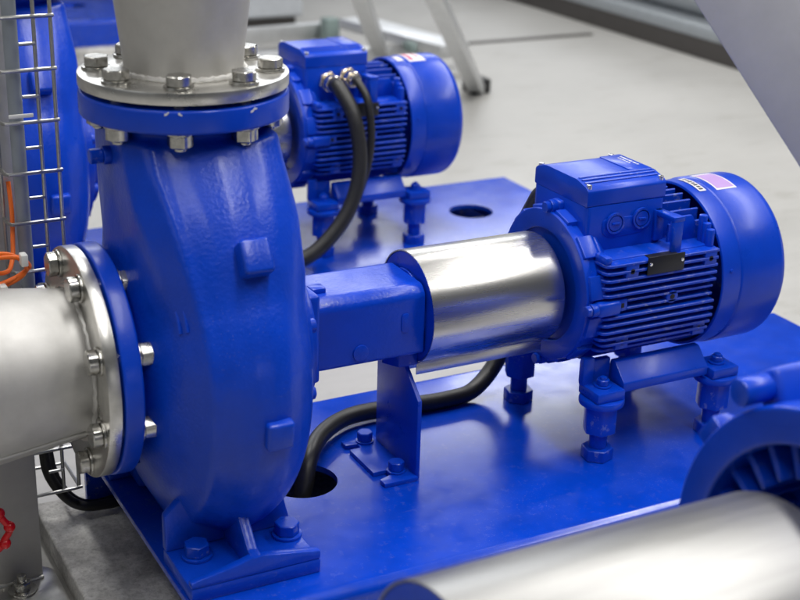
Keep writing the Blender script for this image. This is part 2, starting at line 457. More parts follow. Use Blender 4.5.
    o = fillet([(-50, -42), (-50, 35), (-40, 45), (40, 45), (50, 35), (50, -42)], 6, 4, True)
    prism(bm, o, 'x', 116, 272, 2.5)
    box(bm, 116, 134, -56, 56, -52, 56, 4, 3)
    box(bm, 138, 156, -24, -6, 43, 51, 2.5)
    hb = link('bearing_housing', bm, 'cast', t)
    bm = B(); disc(bm, 'y', -52.2, -49, 10, (188, 0, -26), 28)
    link('oil_plug', bm, 'cast', hb)
    bm = B(); prism(bm, fillet([(241, -10), (251, -10), (251, 14), (241, 14)], 4.5, 4, True), 'y', -51.4, -49, 0.8); link('level_boss', bm, 'cast', hb)
    bm = B(); hexa(bm, 'z', -64, -41, 44, (262, -10, 0)); link('drain_boss', bm, 'paint', hb)
    return t
pump1 = build_pump()
pump2 = copy_tree(pump1, (0, PITCH, 0), 'blurred blue pump casing behind the wire tray at the left edge')

# name tag on the rear pump's housing
bm = B(); box(bm, 139, 149, -57 + PITCH, -51 + PITCH, -50, 46, 1.5); link('name_tag', bm, 'label_white', pump2)

# ------------------------------------------------------------------ pipe reducers on the flanges (steel flange + cone + 8 bolts)
def flange_bolt(root, axis, a_head, a_face, a_nut, p, r):
    """hex head and washer on the steel flange, nut and washer behind the blue one"""
    d = 1 if a_nut > a_face else -1
    at = {'x': (0, p[0], p[1]), 'z': (p[0], p[1], 0)}[axis]
    bm = B(); rot = random.uniform(0, PI)
    disc(bm, axis, min(a_head, a_head - d * 3.2), max(a_head, a_head - d * 3.2), 15.5, at, 32, 0.8)
    h0 = a_head - d * 3.2
    hexa(bm, axis, min(h0, h0 - d * 10.5), max(h0, h0 - d * 10.5), 24, at, rot)
    lathe(bm, [(min(a_head, a_nut), 7.6), (max(a_head, a_nut), 7.6)], axis, at, 16)
    disc(bm, axis, min(a_nut, a_nut + d * 3), max(a_nut, a_nut + d * 3), 15, at, 32, 0.8)
    n0 = a_nut + d * 3
    hexa(bm, axis, min(n0, n0 + d * 13), max(n0, n0 + d * 13), 24, at, rot + 0.4)
    disc(bm, axis, min(n0 + d * 13, n0 + d * 17), max(n0 + d * 13, n0 + d * 17), 7.2, at, 16, 1)
    return link('flange_bolt', bm, 'bolt', root)
t = thing('pipe_reducer', (0, 0, 298), 'brushed steel cone rising from the horizontal bolted flange on the front pump', 'pipe', 'steel pipe reducers')
bm = B()
lathe(bm, [(311, 62), (316, 62.5), (330, 63.5), (420, 74), (432, 76), (700, 76)], 'z', seg=96)
lathe(bm, [(700, 74), (311, 60)], 'z', seg=96)
for z in (312.5,):
    pts = [(64.2 * math.cos(2 * PI * k / 96), 64.2 * math.sin(2 * PI * k / 96), z + 0.8 * math.sin(k * 2.4)) for k in range(96)]
    tube(bm, pts, 3.2, 8, 0, True)
link('cone', bm, 'pickled', t)
bm = B(); lathe(bm, fillet([(311, 58), (311, 110), (298, 110), (298, 58)], 1.2, 2, True) + [(311, 59)], 'z', seg=128)
link('steel_flange', bm, 'flange_steel', t)
bm = B(); lathe(bm, [(293, 50), (293, 80), (298, 80), (298, 50)], 'z', seg=64); link('gasket', bm, 'seal', t)
for k in range(8):
    a = 2 * PI * (k + 0.5) / 8
    flange_bolt(t, 'z', 311, 298, 268, (90 * math.cos(a), 90 * math.sin(a)), 90)

t = thing('pipe_reducer', (-133, 0, 0), 'wide steel suction pipe at the left edge ending in an upright bolted flange', 'pipe', 'steel pipe reducers')
bm = B()
lathe(bm, [(-133, 82), (-140, 82.5), (-238, 95), (-246, 96), (-252, 96.6), (-256, 96), (-900, 96)], 'x', seg=96)
lathe(bm, [(-900, 93), (-133, 79)], 'x', seg=96)
pts = [(-134.5 + 0.8 * math.sin(k * 2.4), 84 * math.cos(2 * PI * k / 96), 84 * math.sin(2 * PI * k / 96)) for k in range(96)]
tube(bm, pts, 3.2, 8, 0, True)
a = rad(-140)
tube(bm, [(-142 - 10 * k, (84 + 1.21 * k) * math.cos(a), (84 + 1.21 * k) * math.sin(a)) for k in range(11)], 1.6, 8)
link('cone', bm, 'pickled', t)
bm = B(); lathe(bm, fillet([(-119, 76), (-119, 127), (-133, 127), (-133, 76)], 1.2, 2, True) + [(-119, 77)], 'x', seg=128)
link('steel_flange', bm, 'flange_steel', t)
bm = B(); lathe(bm, [(-119, 66), (-119, 98), (-116, 98), (-116, 66)], 'x', seg=64); link('gasket', bm, 'seal', t)
for k in range(8):
    a = 2 * PI * (k + 0.5) / 8
    flange_bolt(t, 'x', -133, -119, -95, (108.5 * math.cos(a), 108.5 * math.sin(a)), 108)

# ------------------------------------------------------------------ bracket under the bearing housing
t = thing('support_bracket', (262, 4, ZP), 'blue folded sheet bracket under the front bearing housing, bolted to the plate', 'bracket', 'blue shaft support brackets')
bm = B()
prism(bm, [(-52, -210), (58, -210), (58, -36), (8, -36), (-18, -74), (-52, -104)], 'x', 266, 272, 1.2)
link('upright_panel', bm, 'paint', t)
bm = B()
prism(bm, [(222, 70), (268, 70), (268, -56), (222, -56), (222, -42), (240, -36), (240, -24), (222, -24), (222, 44), (238, 44), (238, 54), (222, 56)], 'z', -210, -204, 1)
ft = link('foot', bm, 'paint', t)
for y in (57, -31):
    bm = B(); disc(bm, 'z', -204, -201.5, 12, (250, y, 0), 24); hexa(bm, 'z', -201.5, -190, 18, (250, y, 0), 0.5)
    link('bolt', bm, 'paint', ft)
brk1 = t
copy_tree(brk1, (0, PITCH, 0), 'blurred blue sheet bracket beneath the rear pump shaft housing')

# ------------------------------------------------------------------ coupling guard
def build_guard(name_base, x0, x1, r, y, z, label, steel='brushed'):
    t = thing('coupling_guard', name_base, label, 'guard', 'steel coupling guards')
    at = (0, y, z)
    bm = B()
    A0, A1 = rad(-88), rad(248)
    # AX['x']: (a, cos, sin) -> y = cos, z = sin ; open slot at the bottom
    lathe(bm, [(x0, r), (x1 - 6, r), (x1 - 2, r - 1), (x1, r - 4)], 'x', at, 120, 0, None, 0, A0, A1)
    lathe(bm, [(x1, r - 5), (x1 - 3, r - 2.2), (x0, r - 1.6)], 'x', at, 120, 0, None, 0, A0, A1)
    lathe(bm, [(x0, r - 1.6), (x0, r)], 'x', at, 120, 0, None, 0, A0, A1)
    k = r / 70
    for a in (A0, A1):
        c, s = math.cos(a) * r, math.sin(a) * r
        box(bm, x0 + 2, x1 - 4, y + c - 1, y + c + 1, z + s - 15 * k, z + s + 1.0, 0.6)
    link('shell', bm, steel, t)
    bm = B()
    disc(bm, 'x', x0 + 0.5, x0 + 4, r - 2.2, at, 96, 0.8)
    disc(bm, 'x', x0 - 3, x0 + 1, r - 22 * k, at, 64, 1.2)
    link('end_plate', bm, 'paint', t)
    for xx in (x0 + 8, x1 - 22):
        bm = B(); yy = y + math.cos(A0) * r
        disc(bm, 'y', yy - 5.5, yy - 1, 4.2 * k, (xx, 0, z - r - 7 * k), 20, 1); disc(bm, 'y', yy - 2, yy + 8, 2.4, (xx, 0, z - r - 7 * k), 12, 0.3)
        link('screw', bm, 'bolt', t)
    return t
g1 = build_guard((365, 0, -70), 274, 460, 70, 0, 0, 'shiny steel drum guard over the shaft coupling of the front pump')
g2 = copy_tree(g1, (0, PITCH, 0), 'blurred steel drum guard half hidden behind the horizontal pipe flange')
g3 = build_guard((80, -709, -116), -74, 232, 110, -709, -6, 'big out of focus steel drum guard filling the bottom right corner', 'darkened_steel')

# ------------------------------------------------------------------ electric motor
def arc_patch(bm, x0, x1, r, d0, d1, n=14):
    lathe(bm, [(x0, r), (x1, r)], 'x', (0, 0, 0), n, 0, None, 0, rad(d0), rad(d1))
def build_motor(glands):
    t = thing('electric_motor', (590, 0, ZP), 'blue finned electric motor on four posts in the middle, with two blanked cable holes', 'motor', 'blue electric motors')
    # ---- mounting flange with lugs
    bm = B()
    lathe(bm, [(476, 0), (476, 73)] + fillet([(476, 73), (470, 73), (470, 98), (480, 98), (480, 96.5), (504, 96.5), (510, 90), (516, 84)], 2, 3)[1:] + [(516, 0)], 'x', seg=96)
    for k in range(12):
        a = 2 * PI * (k + 0.5) / 12
        m = Matrix.Rotation(a, 4, 'X')
        prism(bm, [(472, 88), (502, 88), (500, 97), (494, 101.5), (474, 101.5)], 'y', -15, 15, 1.5, 2, m)
    fl = link('mounting_flange', bm, 'paint', t)
    for k in range(4):
        a = PI / 2 * k
        m = Matrix.Rotation(a, 4, 'X')
        bm = B(); box(bm, 480, 514, -9, 9, 92, 111, 4, 3, m); disc(bm, 'x', 472, 481, 8.5, (0, 0, 103), 20, 1.5, 0, m)
        for q in (0,):
            b2 = B(); hexa(b2, 'x', 465, 472, 13, (0, 0, 103)); bmesh.ops.transform(b2, matrix=m, verts=b2.verts); merge(bm, b2)
        link('lug', bm, 'paint', fl)
    # ---- finned housing
    bm = B()
    lathe(bm, [(500, 0), (500, 72), (688, 72), (688, 0)], 'x', seg=64)
    box(bm, 498, 660, -92, 92, 42, 58, 3); box(bm, 655, 690, -72, 72, 40, 56, 2)
    zs = [54 - 9.75 * k for k in range(13)]
    for s in (-1, 1):
        for i, z in enumerate(zs):
            yo = 107 if abs(z) < 60 else 103
            x0, x1 = 489 + (6 if i > 10 else 0), 662
            yo -= max(0, (i - 9)) * 3.5
            if i in (5, 6) and s < 0:
                segs = [(x0, 510), (x0 + 30 if 0 else 676, x1)] if False else [(x0, 508)]
            else: segs = [(x0, x1)]
            for (a, b_) in segs:
                rr = min(9, (b_ - a) / 2.2)
                out = [(a, s * 60), (a, s * (yo - rr)), (a + rr * 0.3, s * (yo - rr * 0.3)), (a + rr, s * yo), (b_, s * yo), (b_, s * 60)]
                prism(bm, out, 'z', z - 2.0, z + 2.0, 0.8, 1)
        # recessed boss row half way up
        z5 = (zs[5] + zs[6]) / 2
        yy = (min(s * 60, s * 104), max(s * 60, s * 104))
        box(bm, 512, 527, *yy, z5 - 8, z5 + 8, 1.5)
        box(bm, 527, 660, *yy, z5 + 3.4, z5 + 6.6, 0.7, 1)
        box(bm, 527, 660, *yy, z5 - 7.0, z5 - 3.6, 0.7, 1)
        disc(bm, 'y', yy[0], yy[1], 9, (596, 0, z5), 24, 1.5)
        # square pads between the top and the low fins, with a drilled hole
        for (xa, xb) in ((519, 538), (640, 659)):
            for zz in (zs[1], zs[11]):
                y0 = (min(s * 60, s * 106.5), max(s * 60, s * 106.5)) if zz > 0 else (min(s * 60, s * 98), max(s * 60, s * 98))
                box(bm, xa, xb, *y0, zz - 9, zz + 9, 1)
    # vertical fins on top, behind the terminal box, and below
    for i in range(9):
        y = -64 + 16 * i
        box(bm, 610, 668, y - 1.8, y + 1.8, 50, math.sqrt(max(1, 104 ** 2 - y * y)), 0.8, 1)
        if abs(y) < 60: box(bm, 500, 690, y - 1.8, y + 1.8, -math.sqrt(104 ** 2 - y * y) + 2, -70, 0.8, 1)
    # oblong casting behind the fins and ribs at the fan end
    prism(bm, [(612, 58), (652, 58), (652, 82), (646, 90), (612, 90)], 'y', -66, -62, 1)
    for y, h in ((-84, 84), (-92, 78), (-76, 92)):
        disc(bm, 'z', 40, h, 5.5, (656, y, 0), 16, 1.5)
    box(bm, 489, 500, -104, -78, 55, 66, 4)
    link('finned_housing', bm, 'dark_paint', t)
    for xa in (528.5, 649.5):   # drilled sockets
        bm = B(); disc(bm, 'y', -107.0, -104, 3.4, (xa, 0, zs[1]), 16, 0.3); link('threaded_hole', bm, 'seal', t)
        bm = B(); disc(bm, 'y', -98.5, -96, 3.4, (xa, 0, zs[11]), 16, 0.3); link('threaded_hole', bm, 'seal', t)
    bm = B(); disc(bm, 'y', -104.5, -102, 3.6, (596, 0, z5), 16, 0.3); link('threaded_hole', bm, 'seal', t)
    bm = B(); box(bm, 516, 522, -104.4, -102, z5 - 3, z5 + 3, 0.5); link('threaded_hole', bm, 'seal', t)
    # ---- earth bracket beside the terminal box
    bm = B()
    box(bm, 593, 608, -97, -91, 54, 96, 1.5); prism(bm, [(590, -56), (602, -56), (610, -97), (593, -97)], 'z', 95, 102, 1.5)
    box(bm, 590, 604, -64, -57, 62, 102, 1.5)
    link('earth_bracket', bm, 'paint', t)
    # ---- nameplate
    bm = B(); box(bm, 549, 605, -109.2, -107.6, 37, 60, 0.5)
    box(bm, 556, 600, -108, -90, 40, 57, 0.5)
    npl = link('nameplate', bm, 'black_plate', t)
    for x in (553, 601):
        bm = B(); disc(bm, 'y', -110.4, -109, 2.4, (x, 0, 51), 12, 0.5); link('rivet', bm, 'silver_dot', npl)
    # ---- terminal box
    bm = B()
    prism(bm, fillet([(488, -58), (606, -58), (606, 60), (488, 60)], 6, 3, True), 'z', 50, 115.8, 0.3)
    tb = link('terminal_box', bm, 'paint', t)
    bm = B()
    prism(bm, fillet([(-58, 116), (-58, 136), (-53, 140), (-32, 145.5), (36, 145.5), (55, 140), (60, 136), (60, 116)], 2, 2, True), 'x', 488, 606, 0.5)
    for y, z in ((-30, 145.5), (-37, 144.4), (-44, 142.5)): box(bm, 492, 602, y - 1.3, y + 1.3, z - 2, z + 1.4, 0.6, 1)
    box(bm, 572, 604.5, -28, 40, 144.5, 146.6, 0.8)
    lid = link('lid', bm, 'paint', tb)
    bm = B()
    for i in range(9):
        w = random.uniform(2, 4.4); box(bm, 596 - 0, 599, 30 - i * 4.6 - w, 30 - i * 4.6, 146.5, 146.9, 0.2, 1)
    for i in range(6):
        w = random.uniform(2, 4); box(bm, 590, 592.4, 26 - i * 4.6 - w, 26 - i * 4.6, 146.5, 146.9, 0.2, 1)
    link('cast_marks', bm, 'chip', lid)
    for x, y in ((493, -52), (601, -52), (493, 54), (601, 54)):
        bm = B(); disc(bm, 'z', 136, 143.2, 3.6, (x, y, 0), 16, 1); link('screw', bm, 'silver_dot', lid)
    if not glands:
        bm = B(); prism(bm, fillet([(512, 98), (512, 80), (524, 73), (576, 75), (588, 84), (588, 98)], 6, 4, True), 'y', -59.2, -56, 0.8)
        link('hole_boss', bm, 'paint', tb)
        for x, z in ((530, 92), (570, 94)):
            bm = B()
            lathe(bm, [(-59, 13.5), (-62.5, 13.5), (-62.5, 11), (-60.2, 11), (-60.2, 10), (-62.2, 9.4), (-62.2, 0)], 'y', (x, 0, z), 36)
            box(bm, x - 5.5, x + 5.5, -64, -61, z - 1.5, z + 1.5, 0.6)
            link('blanking_plug', bm, 'paint', tb)
    else:
        for x, z in ((530, 92), (567, 97)):
            bm = B(); hexa(bm, 'y', -66, -58, 32, (x, 0, z), 0.2); disc(bm, 'y', -76, -66, 13, (x, 0, z), 32, 2); hexa(bm, 'y', -86, -74, 27, (x, 0, z), 0.5); disc(bm, 'y', -93, -86, 11, (x, 0, z), 32, 3)
            link('cable_gland', bm, 'brass_nickel', tb)
    # ---- fan cover
    bm = B()
    lathe(bm, [(671, 107), (671, 109)] + [(672, 110.2), (698, 110.6), (699.5, 110.2), (701, 111.2), (703, 112)] + fillet([(703, 112), (769, 112), (778, 105), (781, 90), (783, 30)], 5, 5)[1:] + [(782, 0)], 'x', seg=128)
    lathe(bm, [(770, 0), (770, 100), (671, 107)], 'x', seg=96)
    fc = link('fan_cover', bm, 'paint', t, 40)
    for xx, d in ((684, 168), (690, 255)):
        bm = B(); a = rad(d)
        disc(bm, 'z', 109.6, 112, 2.6, (xx, 0, 0), 12, 0.7, 0, Matrix.Rotation(a - PI / 2, 4, 'X'))
        link('screw', bm, 'paint', fc)
    if not glands:
        bm = B(); arc_patch(bm, 709, 742, 112.35, 78, 108); link('rating_label', bm, 'label_white', fc)
        bm = B(); arc_patch(bm, 711.5, 739.5, 112.6, 81.5, 106.3); link('label_field', bm, 'label_purple', fc)
        bm = B(); arc_patch(bm, 684, 695, 111.2, 82, 106); link('rating_label', bm, 'label_white', fc)
        bm = B()
        for k in range(7): arc_patch(bm, 686 + (k % 2), 692.5, 111.45, 84.5 + 3 * k, 86.4 + 3 * k, 2)
        link('label_print', bm, 'label_black', fc)
    else:
        bm = B(); arc_patch(bm, 704, 738, 112.35, 78, 106); link('rating_label', bm, 'label_white', fc)
        bm = B(); arc_patch(bm, 708, 716, 112.6, 82, 103, 8); arc_patch(bm, 726, 730, 112.6, 82, 98, 8); link('label_print', bm, 'label_red', fc)
        bm = B(); arc_patch(bm, 684, 697, 111.2, 88, 102); link('rating_label', bm, 'label_white', fc)
    # ---- feet of the motor: rails and pads
    for s in (-1, 1):
        bm = B()
        y = lambda a, b_: (min(s * a, s * b_), max(s * a, s * b_))
        prism(bm, [(s * 76, -84), (s * 86, -84), (s * 108, -106), (s * 108, -118), (s * 70, -118)], 'x', 530, 664, 1.5)
        box(bm, 484, 500, *y(74, 84), -112, -74, 2)
        for x in (507, 689):
            box(bm, x - 21, x + 21, *y(72, 116), -124, -110, 2.5)
            box(bm, x - 21, x + 21, *y(70, 80), -112, -80, 2.5) if x < 600 else None
        link('motor_foot', bm, 'paint', t)
    for x in (507, 689):
        for s in (-1, 1):
            bm = B(); at = (x, s * 95, 0)
            hexa(bm, 'z', -210, -194, 36, at, 0.35); disc(bm, 'z', -194, -172, 11.5, at, 24, 0.6)
            hexa(bm, 'z', -172, -132, 38, at, 0.1, True); disc(bm, 'z', -133, -124, 29, at, 48, 2.5)
            lp = link('levelling_post', bm, 'paint', t)
            bm = B(); disc(bm, 'z', -110, -107.5, 11, at, 24, 0.6); hexa(bm, 'z', -107.5, -100, 15, at, 0.6); disc(bm, 'z', -102, -97, 4.5, at, 16, 0.6)
            link('hex_bolt', bm, 'paint', lp)
    return t
mot1 = build_motor(False)
mot2_src = build_motor(True)
mot2_src.location = mot2_src.location + Vector((0, PITCH * MM, 0))
mot2_src['label'] = 'blue finned motor behind, with two black cables in silver glands'
BASE[mot2_src.name] = (590, PITCH, ZP)

# foreground motor of a bigger set: its bell flange fills the right edge, the rest lies outside the picture
t = thing('electric_motor', (300, -709, ZP), 'out of focus big blue motor bell with ribbed opening at the right edge', 'motor', 'blue electric motors')
at = (0, -709, -6)
bm = B()
lathe(bm, [(345, 0), (345, 100), (330, 139), (285, 139)] + fillet([(285, 139), (263, 139), (263, 171), (292, 171), (294, 166), (330, 160), (350, 150)], 4, 4)[1:] + [(350, 0)], 'x', at, 128)
fl = link('bell_flange', bm, 'paint', t)
for k in range(30):
    bm = B(); m = Matrix.Translation(at) @ Matrix.Rotation(2 * PI * k / 30, 4, 'X')
    box(bm, 276, 338, -4, 4, 108, 141, 2, 2, m); link('rib', bm, 'paint', fl)
for d_ in (-34, 146):
    m = Matrix.Translation(at) @ Matrix.Rotation(rad(d_), 4, 'X')
    bm = B(); box(bm, 286, 420, -15, 15, 160, 200, 6, 3, m); disc(bm, 'x', 256, 288, 12, (0, 0, 186), 24, 3, 0, m); link('lug', bm, 'paint', fl)
for d_ in (-56, 34, 124, 214):
    m = Matrix.Translation(at) @ Matrix.Rotation(rad(d_), 4, 'X')
    bm = B(); prism(bm, [(266, 165), (300, 165), (296, 174), (284, 183), (266, 183)], 'y', -15, 15, 3, 2, m); link('rim_block', bm, 'paint', fl)
bm = B(); lathe(bm, fillet([(340, 150), (340, 150), (600, 150), (600, 190), (780, 190), (790, 60)], 6, 4) + [(790, 0)], 'x', at, 96)
for k in range(28):
    m = Matrix.Translation(at) @ Matrix.Rotation(2 * PI * k / 28, 4, 'X'); box(bm, 350, 600, -3, 3, 140, 172, 1, 1, m)
link('finned_housing', bm, 'dark_paint', t)
bm = B()
for x in (400, 640):
    for s in (-1, 1): box(bm, x - 30, x + 30, -709 + s * 130 - 25, -709 + s * 130 + 25, ZP, -100, 4)
link('motor_foot', bm, 'paint', t)

# ------------------------------------------------------------------ base plates with folded lips and round cut-outs
def base_plate(x0, x1, yf, yb, dy, holes, label, hlip=84):
    t = thing('base_plate', ((x0 + x1) / 2, dy, ZC), label, 'plate', 'blue base plates')
    R = 14; th = 8
    def outline():
        out = []
        for (cy, s) in ((yf + R, -1), (yb - R, 1)):
            pass
        o = [(yf, ZP - hlip)]
        for k in range(9): a = PI - PI / 2 * k / 8; o.append((yf + R + R * math.cos(a), ZP - R + R * math.sin(a)))
        for k in range(9): a = PI / 2 - PI / 2 * k / 8; o.append((yb - R + R * math.cos(a), ZP - R + R * math.sin(a)))
        o.append((yb, ZP - hlip)); o.append((yb - th, ZP - hlip)); r = R - th
        for k in range(7): a = PI / 2 * k / 6; o.append((yb - R + r * math.cos(a), ZP - R + r * math.sin(a)))
        for k in range(7): a = PI / 2 + PI / 2 * k / 6; o.append((yf + R + r * math.cos(a), ZP - R + r * math.sin(a)))
        o.append((yf + th, ZP - hlip)); return [(y + dy, z) for y, z in o]
    bm = B(); prism(bm, outline(), 'x', x0, x1, 0.8, 1)
    bm = punched(bm, [lambda c, h=h: disc(c, 'z', ZP - 30, ZP + 30, h[2], (h[0], h[1] + dy, 0), 64, 0) for h in holes])
    link('deck', bm, 'plate', t, 28)
    for x in (x0 + 90, (x0 + x1) / 2, x1 - 90):
        bm = B(); box(bm, x - 25, x + 25, yf + dy + th, yb + dy - th, ZP - 40, ZP - 8.5, 1); link('stiffener', bm, 'paint', t)
    return t
H = [(139, 4, 43), (878, 20, 43)]
base_plate(-77, 1065, -238, 212, 0, H[:1], 'blue steel base plate under the front pump and motor')
base_plate(-77, 1065, -238, 212, PITCH, H, 'blue steel base plate under the rear motor with cables, round hole at its end')
base_plate(330, 1190, 0, 560, 3060, [(775, 290, 45)], 'distant blue plate at top left, beyond the wire tray', 84)

# ------------------------------------------------------------------ setting: floor, concrete plinths
bm = B(); box(bm, -9000, 12000, -9000, 14000, ZF - 60, ZF, 0)
solo('floor', bm, 'floor', (0, 0, ZF), '', '', kind='structure')
for name, x0, x1, y0, y1 in (('plinth', -140, 1110, -420, 236), ('plinth', -140, 1110, PITCH - 236, PITCH + 236), ('plinth', 290, 1230, 3030, 3660)):
    bm = B(); box(bm, x0, x1, y0, y1, ZF - 20, ZC, 4, 3); 
    o = solo(name, bm, 'concrete', ((x0 + x1) / 2, (y0 + y1) / 2, ZF), '', '', kind='structure')

# ------------------------------------------------------------------ black power cables
def cable(name, pts, r, m, label, cat='cable', group=None, seg=14, sm=12):
    bm = B(); tube(bm, pts, r, seg, sm)
    return solo(name, bm, m, pts[0], label, cat, group)
cable('power_cable', [(128, 12, -330), (136, 10, -260), (146, 14, -222), (162, 34, -196), (200, 78, -192), (254, 112, -194), (320, 116, -196), (400, 112, -198), (452, 118, -192), (505, 138, -150), (535, 150, -60), (528, 140, 20), (524, 112, 66), (524, 92, 88), (524, 58, 90)], 11.5, 'rubber',
      'thick black cable rising from the round hole behind the front pump', group='black motor cables')
P = PITCH
cable('power_cable', [(530, P - 84, 92), (530, P - 108, 88), (541, P - 140, 48), (545, P - 160, -20), (528, P - 172, -86), (488, P - 178, -142), (430, P - 176, -182), (340, P - 150, -196), (240, P - 70, -198), (150, P + 0, -206), (139, P + 4, -260), (136, P + 4, -320)], 13, 'rubber',
      'thicker of the two black cables hanging from the silver glands', group='black motor cables')
cable('power_cable', [(567, P - 84, 97), (567, P - 104, 95), (574, P - 128, 66), (574, P - 142, 0), (556, P - 148, -70), (520, P - 152, -130), (450, P - 152, -182), (360, P - 124, -199), (250, P - 40, -200), (168, P + 12, -206), (150, P + 16, -260), (150, P + 16, -320)], 7, 'rubber',
      'thinner of the two black cables hanging from the silver glands', group='black motor cables')
cable('control_cable', [(-128, 190, 20), (-128, 190, -120), (-132, 186, -196), (-126, 180, -236), (-100, 172, -272), (-60, 170, -281), (0, 180, -283), (80, 190, -283)], 6.5, 'rubber',
      'thicker of the two black cables curving from the wire tray under the plate', group='cables leaving the wire tray')
cable('control_cable', [(-118, 196, 20), (-120, 196, -130), (-124, 190, -206), (-112, 182, -252), (-78, 190, -286), (-20, 200, -289), (70, 204, -289)], 5, 'rubber',
      'thinner of the two black cables curving from the wire tray under the plate', group='cables leaving the wire tray')

# ------------------------------------------------------------------ left side: wire tray, conduit, post, pipe stand, handwheel, orange cable
t = thing('cable_tray', (-115, 178, -250), 'upright galvanised wire mesh cable tray at the left edge', 'cable tray')
bm = B()
zs = [-248 + 59.2 * k for k in range(18)]
for x in (-113, -94): tube(bm, [(x, 172, -248), (x, 172, 800)], 2.3, 8)
tube(bm, [(-156, 196, -248), (-156, 196, 800)], 2.3, 8)
for i, z in enumerate(zs):
    tube(bm, [(-156, 198, z), (-156, 176, z), (-153, 168.5, z), (-98, 168.5, z), (-91, 170, z)], 2.3, 8)
    tube(bm, [(-131, 170, z + 29), (-113, 170, z + 29)], 2.1, 8)
tube(bm, [(-94, 172, -248), (-94, 240, -248)], 2.3, 8); tube(bm, [(-156, 172, -248), (-156, 240, -248), (-94, 240, -248)], 2.3, 8)
link('mesh', bm, 'wire', t)
bm = B(); box(bm, -149, -121, 164.5, 166.5, 232, 236.5, 0.8); link('cable_tie', bm, 'white_tie', t)
bm = B(); tube(bm, [(-137, 182, -160), (-137, 182, 800)], 8.2, 20)
solo('conduit', bm, 'conduit', (-137, 182, -160), 'grey plastic conduit standing inside the wire tray', 'conduit')
t = thing('support_post', (-290, 260, ZF), 'broad brushed steel post behind the suction pipe at the left edge', 'post')
bm = B(); box(bm, -430, -139, 205, 330, ZF + 12, 1000, 3); link('column', bm, 'post', t)
bm = B(); box(bm, -470, -160, 190, 350, ZF, ZF + 12, 2); link('foot_plate', bm, 'post', t)
t = thing('pipe_stand', (-250, 96, ZF), 'grey steel stand with bolted foot plate under the suction pipe', 'stand')
bm = B(); box(bm, -400, -164, 92, 106, ZF + 9, -40, 1.5); box(bm, -400, -390, 20, 92, ZF + 9, -60, 1.5); link('panel', bm, 'post', t)
bm = B(); prism(bm, fillet([(-450, -40), (-148, -40), (-148, 118), (-450, 118)], 22, 6, True), 'z', ZF, ZF + 10, 1.5); link('foot_plate', bm, 'flange_steel', t)
bm = B(); tube(bm, [(-398 + 9 * k, 90.5, ZF + 11 + 0.6 * math.sin(k * 2)) for k in range(27)], 2.4, 8); link('weld_bead', bm, 'flange_steel', t)
bm = B(); disc(bm, 'z', ZF + 10, ZF + 13, 17, (-194, 72, 0), 28); hexa(bm, 'z', ZF + 13, ZF + 23, 19, (-194, 72, 0), .4); disc(bm, 'z', ZF + 23, ZF + 32, 5.5, (-194, 72, 0), 16, 1); link('anchor_bolt', bm, 'bolt', t)
t = thing('valve_handwheel', (-262, 10, -175), 'small red valve handwheel in front of the grey stand', 'handwheel')
bm = B()
c = Vector((-242, 14, -193)); Rr = 26
ax = Matrix.Rotation(rad(-8), 3, 'Z')
def wp(a, r): return c + ax @ Vector((r * math.cos(a), 0, r * math.sin(a)))
tube(bm, [wp(2 * PI * k / 48, Rr + 1.5 * math.cos(6 * 2 * PI * k / 48)) for k in range(48)], 4.0, 12, 0, True)
for k in range(8):
    p = wp(2 * PI * k / 8 + 0.1, Rr + 1.5); b2 = B(); bmesh.ops.create_uvsphere(b2, u_segments=16, v_segments=10, radius=6.6)
    bmesh.ops.translate(b2, vec=p, verts=b2.verts); merge(bm, b2)
for k in range(3): tube(bm, [c, wp(2 * PI * k / 3 + PI / 3, Rr)], 2.8, 10)
link('wheel', bm, 'red', t)
bm = B(); disc(bm, 'y', 8, 90, 7, (c.x, 0, c.z), 20); hexa(bm, 'y', 2, 12, 14, (c.x, 0, c.z)); link('spindle', bm, 'bolt', t)

bm = B()
tube(bm, [(-147.5, 200, 150), (-148.5, 188, 118), (-152, 176, 92), (-158, 160, 68), (-172, 138, 62), (-210, 116, 76)], 2.7, 10, 12)
loop = []
for k in range(60):
    a = 2 * PI * k / 24; w = 1.8 * math.sin(k * 0.7)
    loop.append((-192 + (44 + w) * math.cos(a), 128 + (k % 24) * 0.25 + 3 * math.sin(k), 66 + (20 + w) * math.sin(a) + k * 0.08))
tube(bm, loop, 2.7, 10, 3)
o = solo('orange_cable', bm, 'orange', (-170, 130, 66), 'coiled orange cable hanging beside the wire tray', 'cable')
def tie(x, y, z, w, h):
    bm = B(); box(bm, (x - w) + 170, (x + w) + 170, y - 7 - 130, y + 7 - 130, z - h - 66, z + h - 66, 1.5); link('cable_tie', bm, 'white_tie', o)
tie(-153, 124, 80, 4, 7); tie(-178, 124, 46, 4, 7)

# ------------------------------------------------------------------ diagonal strut at the top right
def ray(u, v, d):
    k = (Fw * F_PX + Rw * (u - 400) - Uw * (v - 300)).normalized()
    return CAM + k * d
def ray_floor(u, v, z):
    k = (Fw * F_PX + Rw * (u - 400) - Uw * (v - 300)); t_ = (z - CAM.z) / k.z
    return CAM + k * t_
p = ray(704, -90, 2050); q = ray(980, 352, 2250)
d = (q - p).normalized(); q = p + d * ((ZF - p.z) / d.z)
p2 = p - d * 500
bm = B(); up = (CAM - (p + q) / 2).normalized()
bar(bm, p2, q, 150, 8, up, 2); 
solo('diagonal_strut', bm, 'strut', q, 'blue grey flat steel strut crossing the top right corner', 'strut')

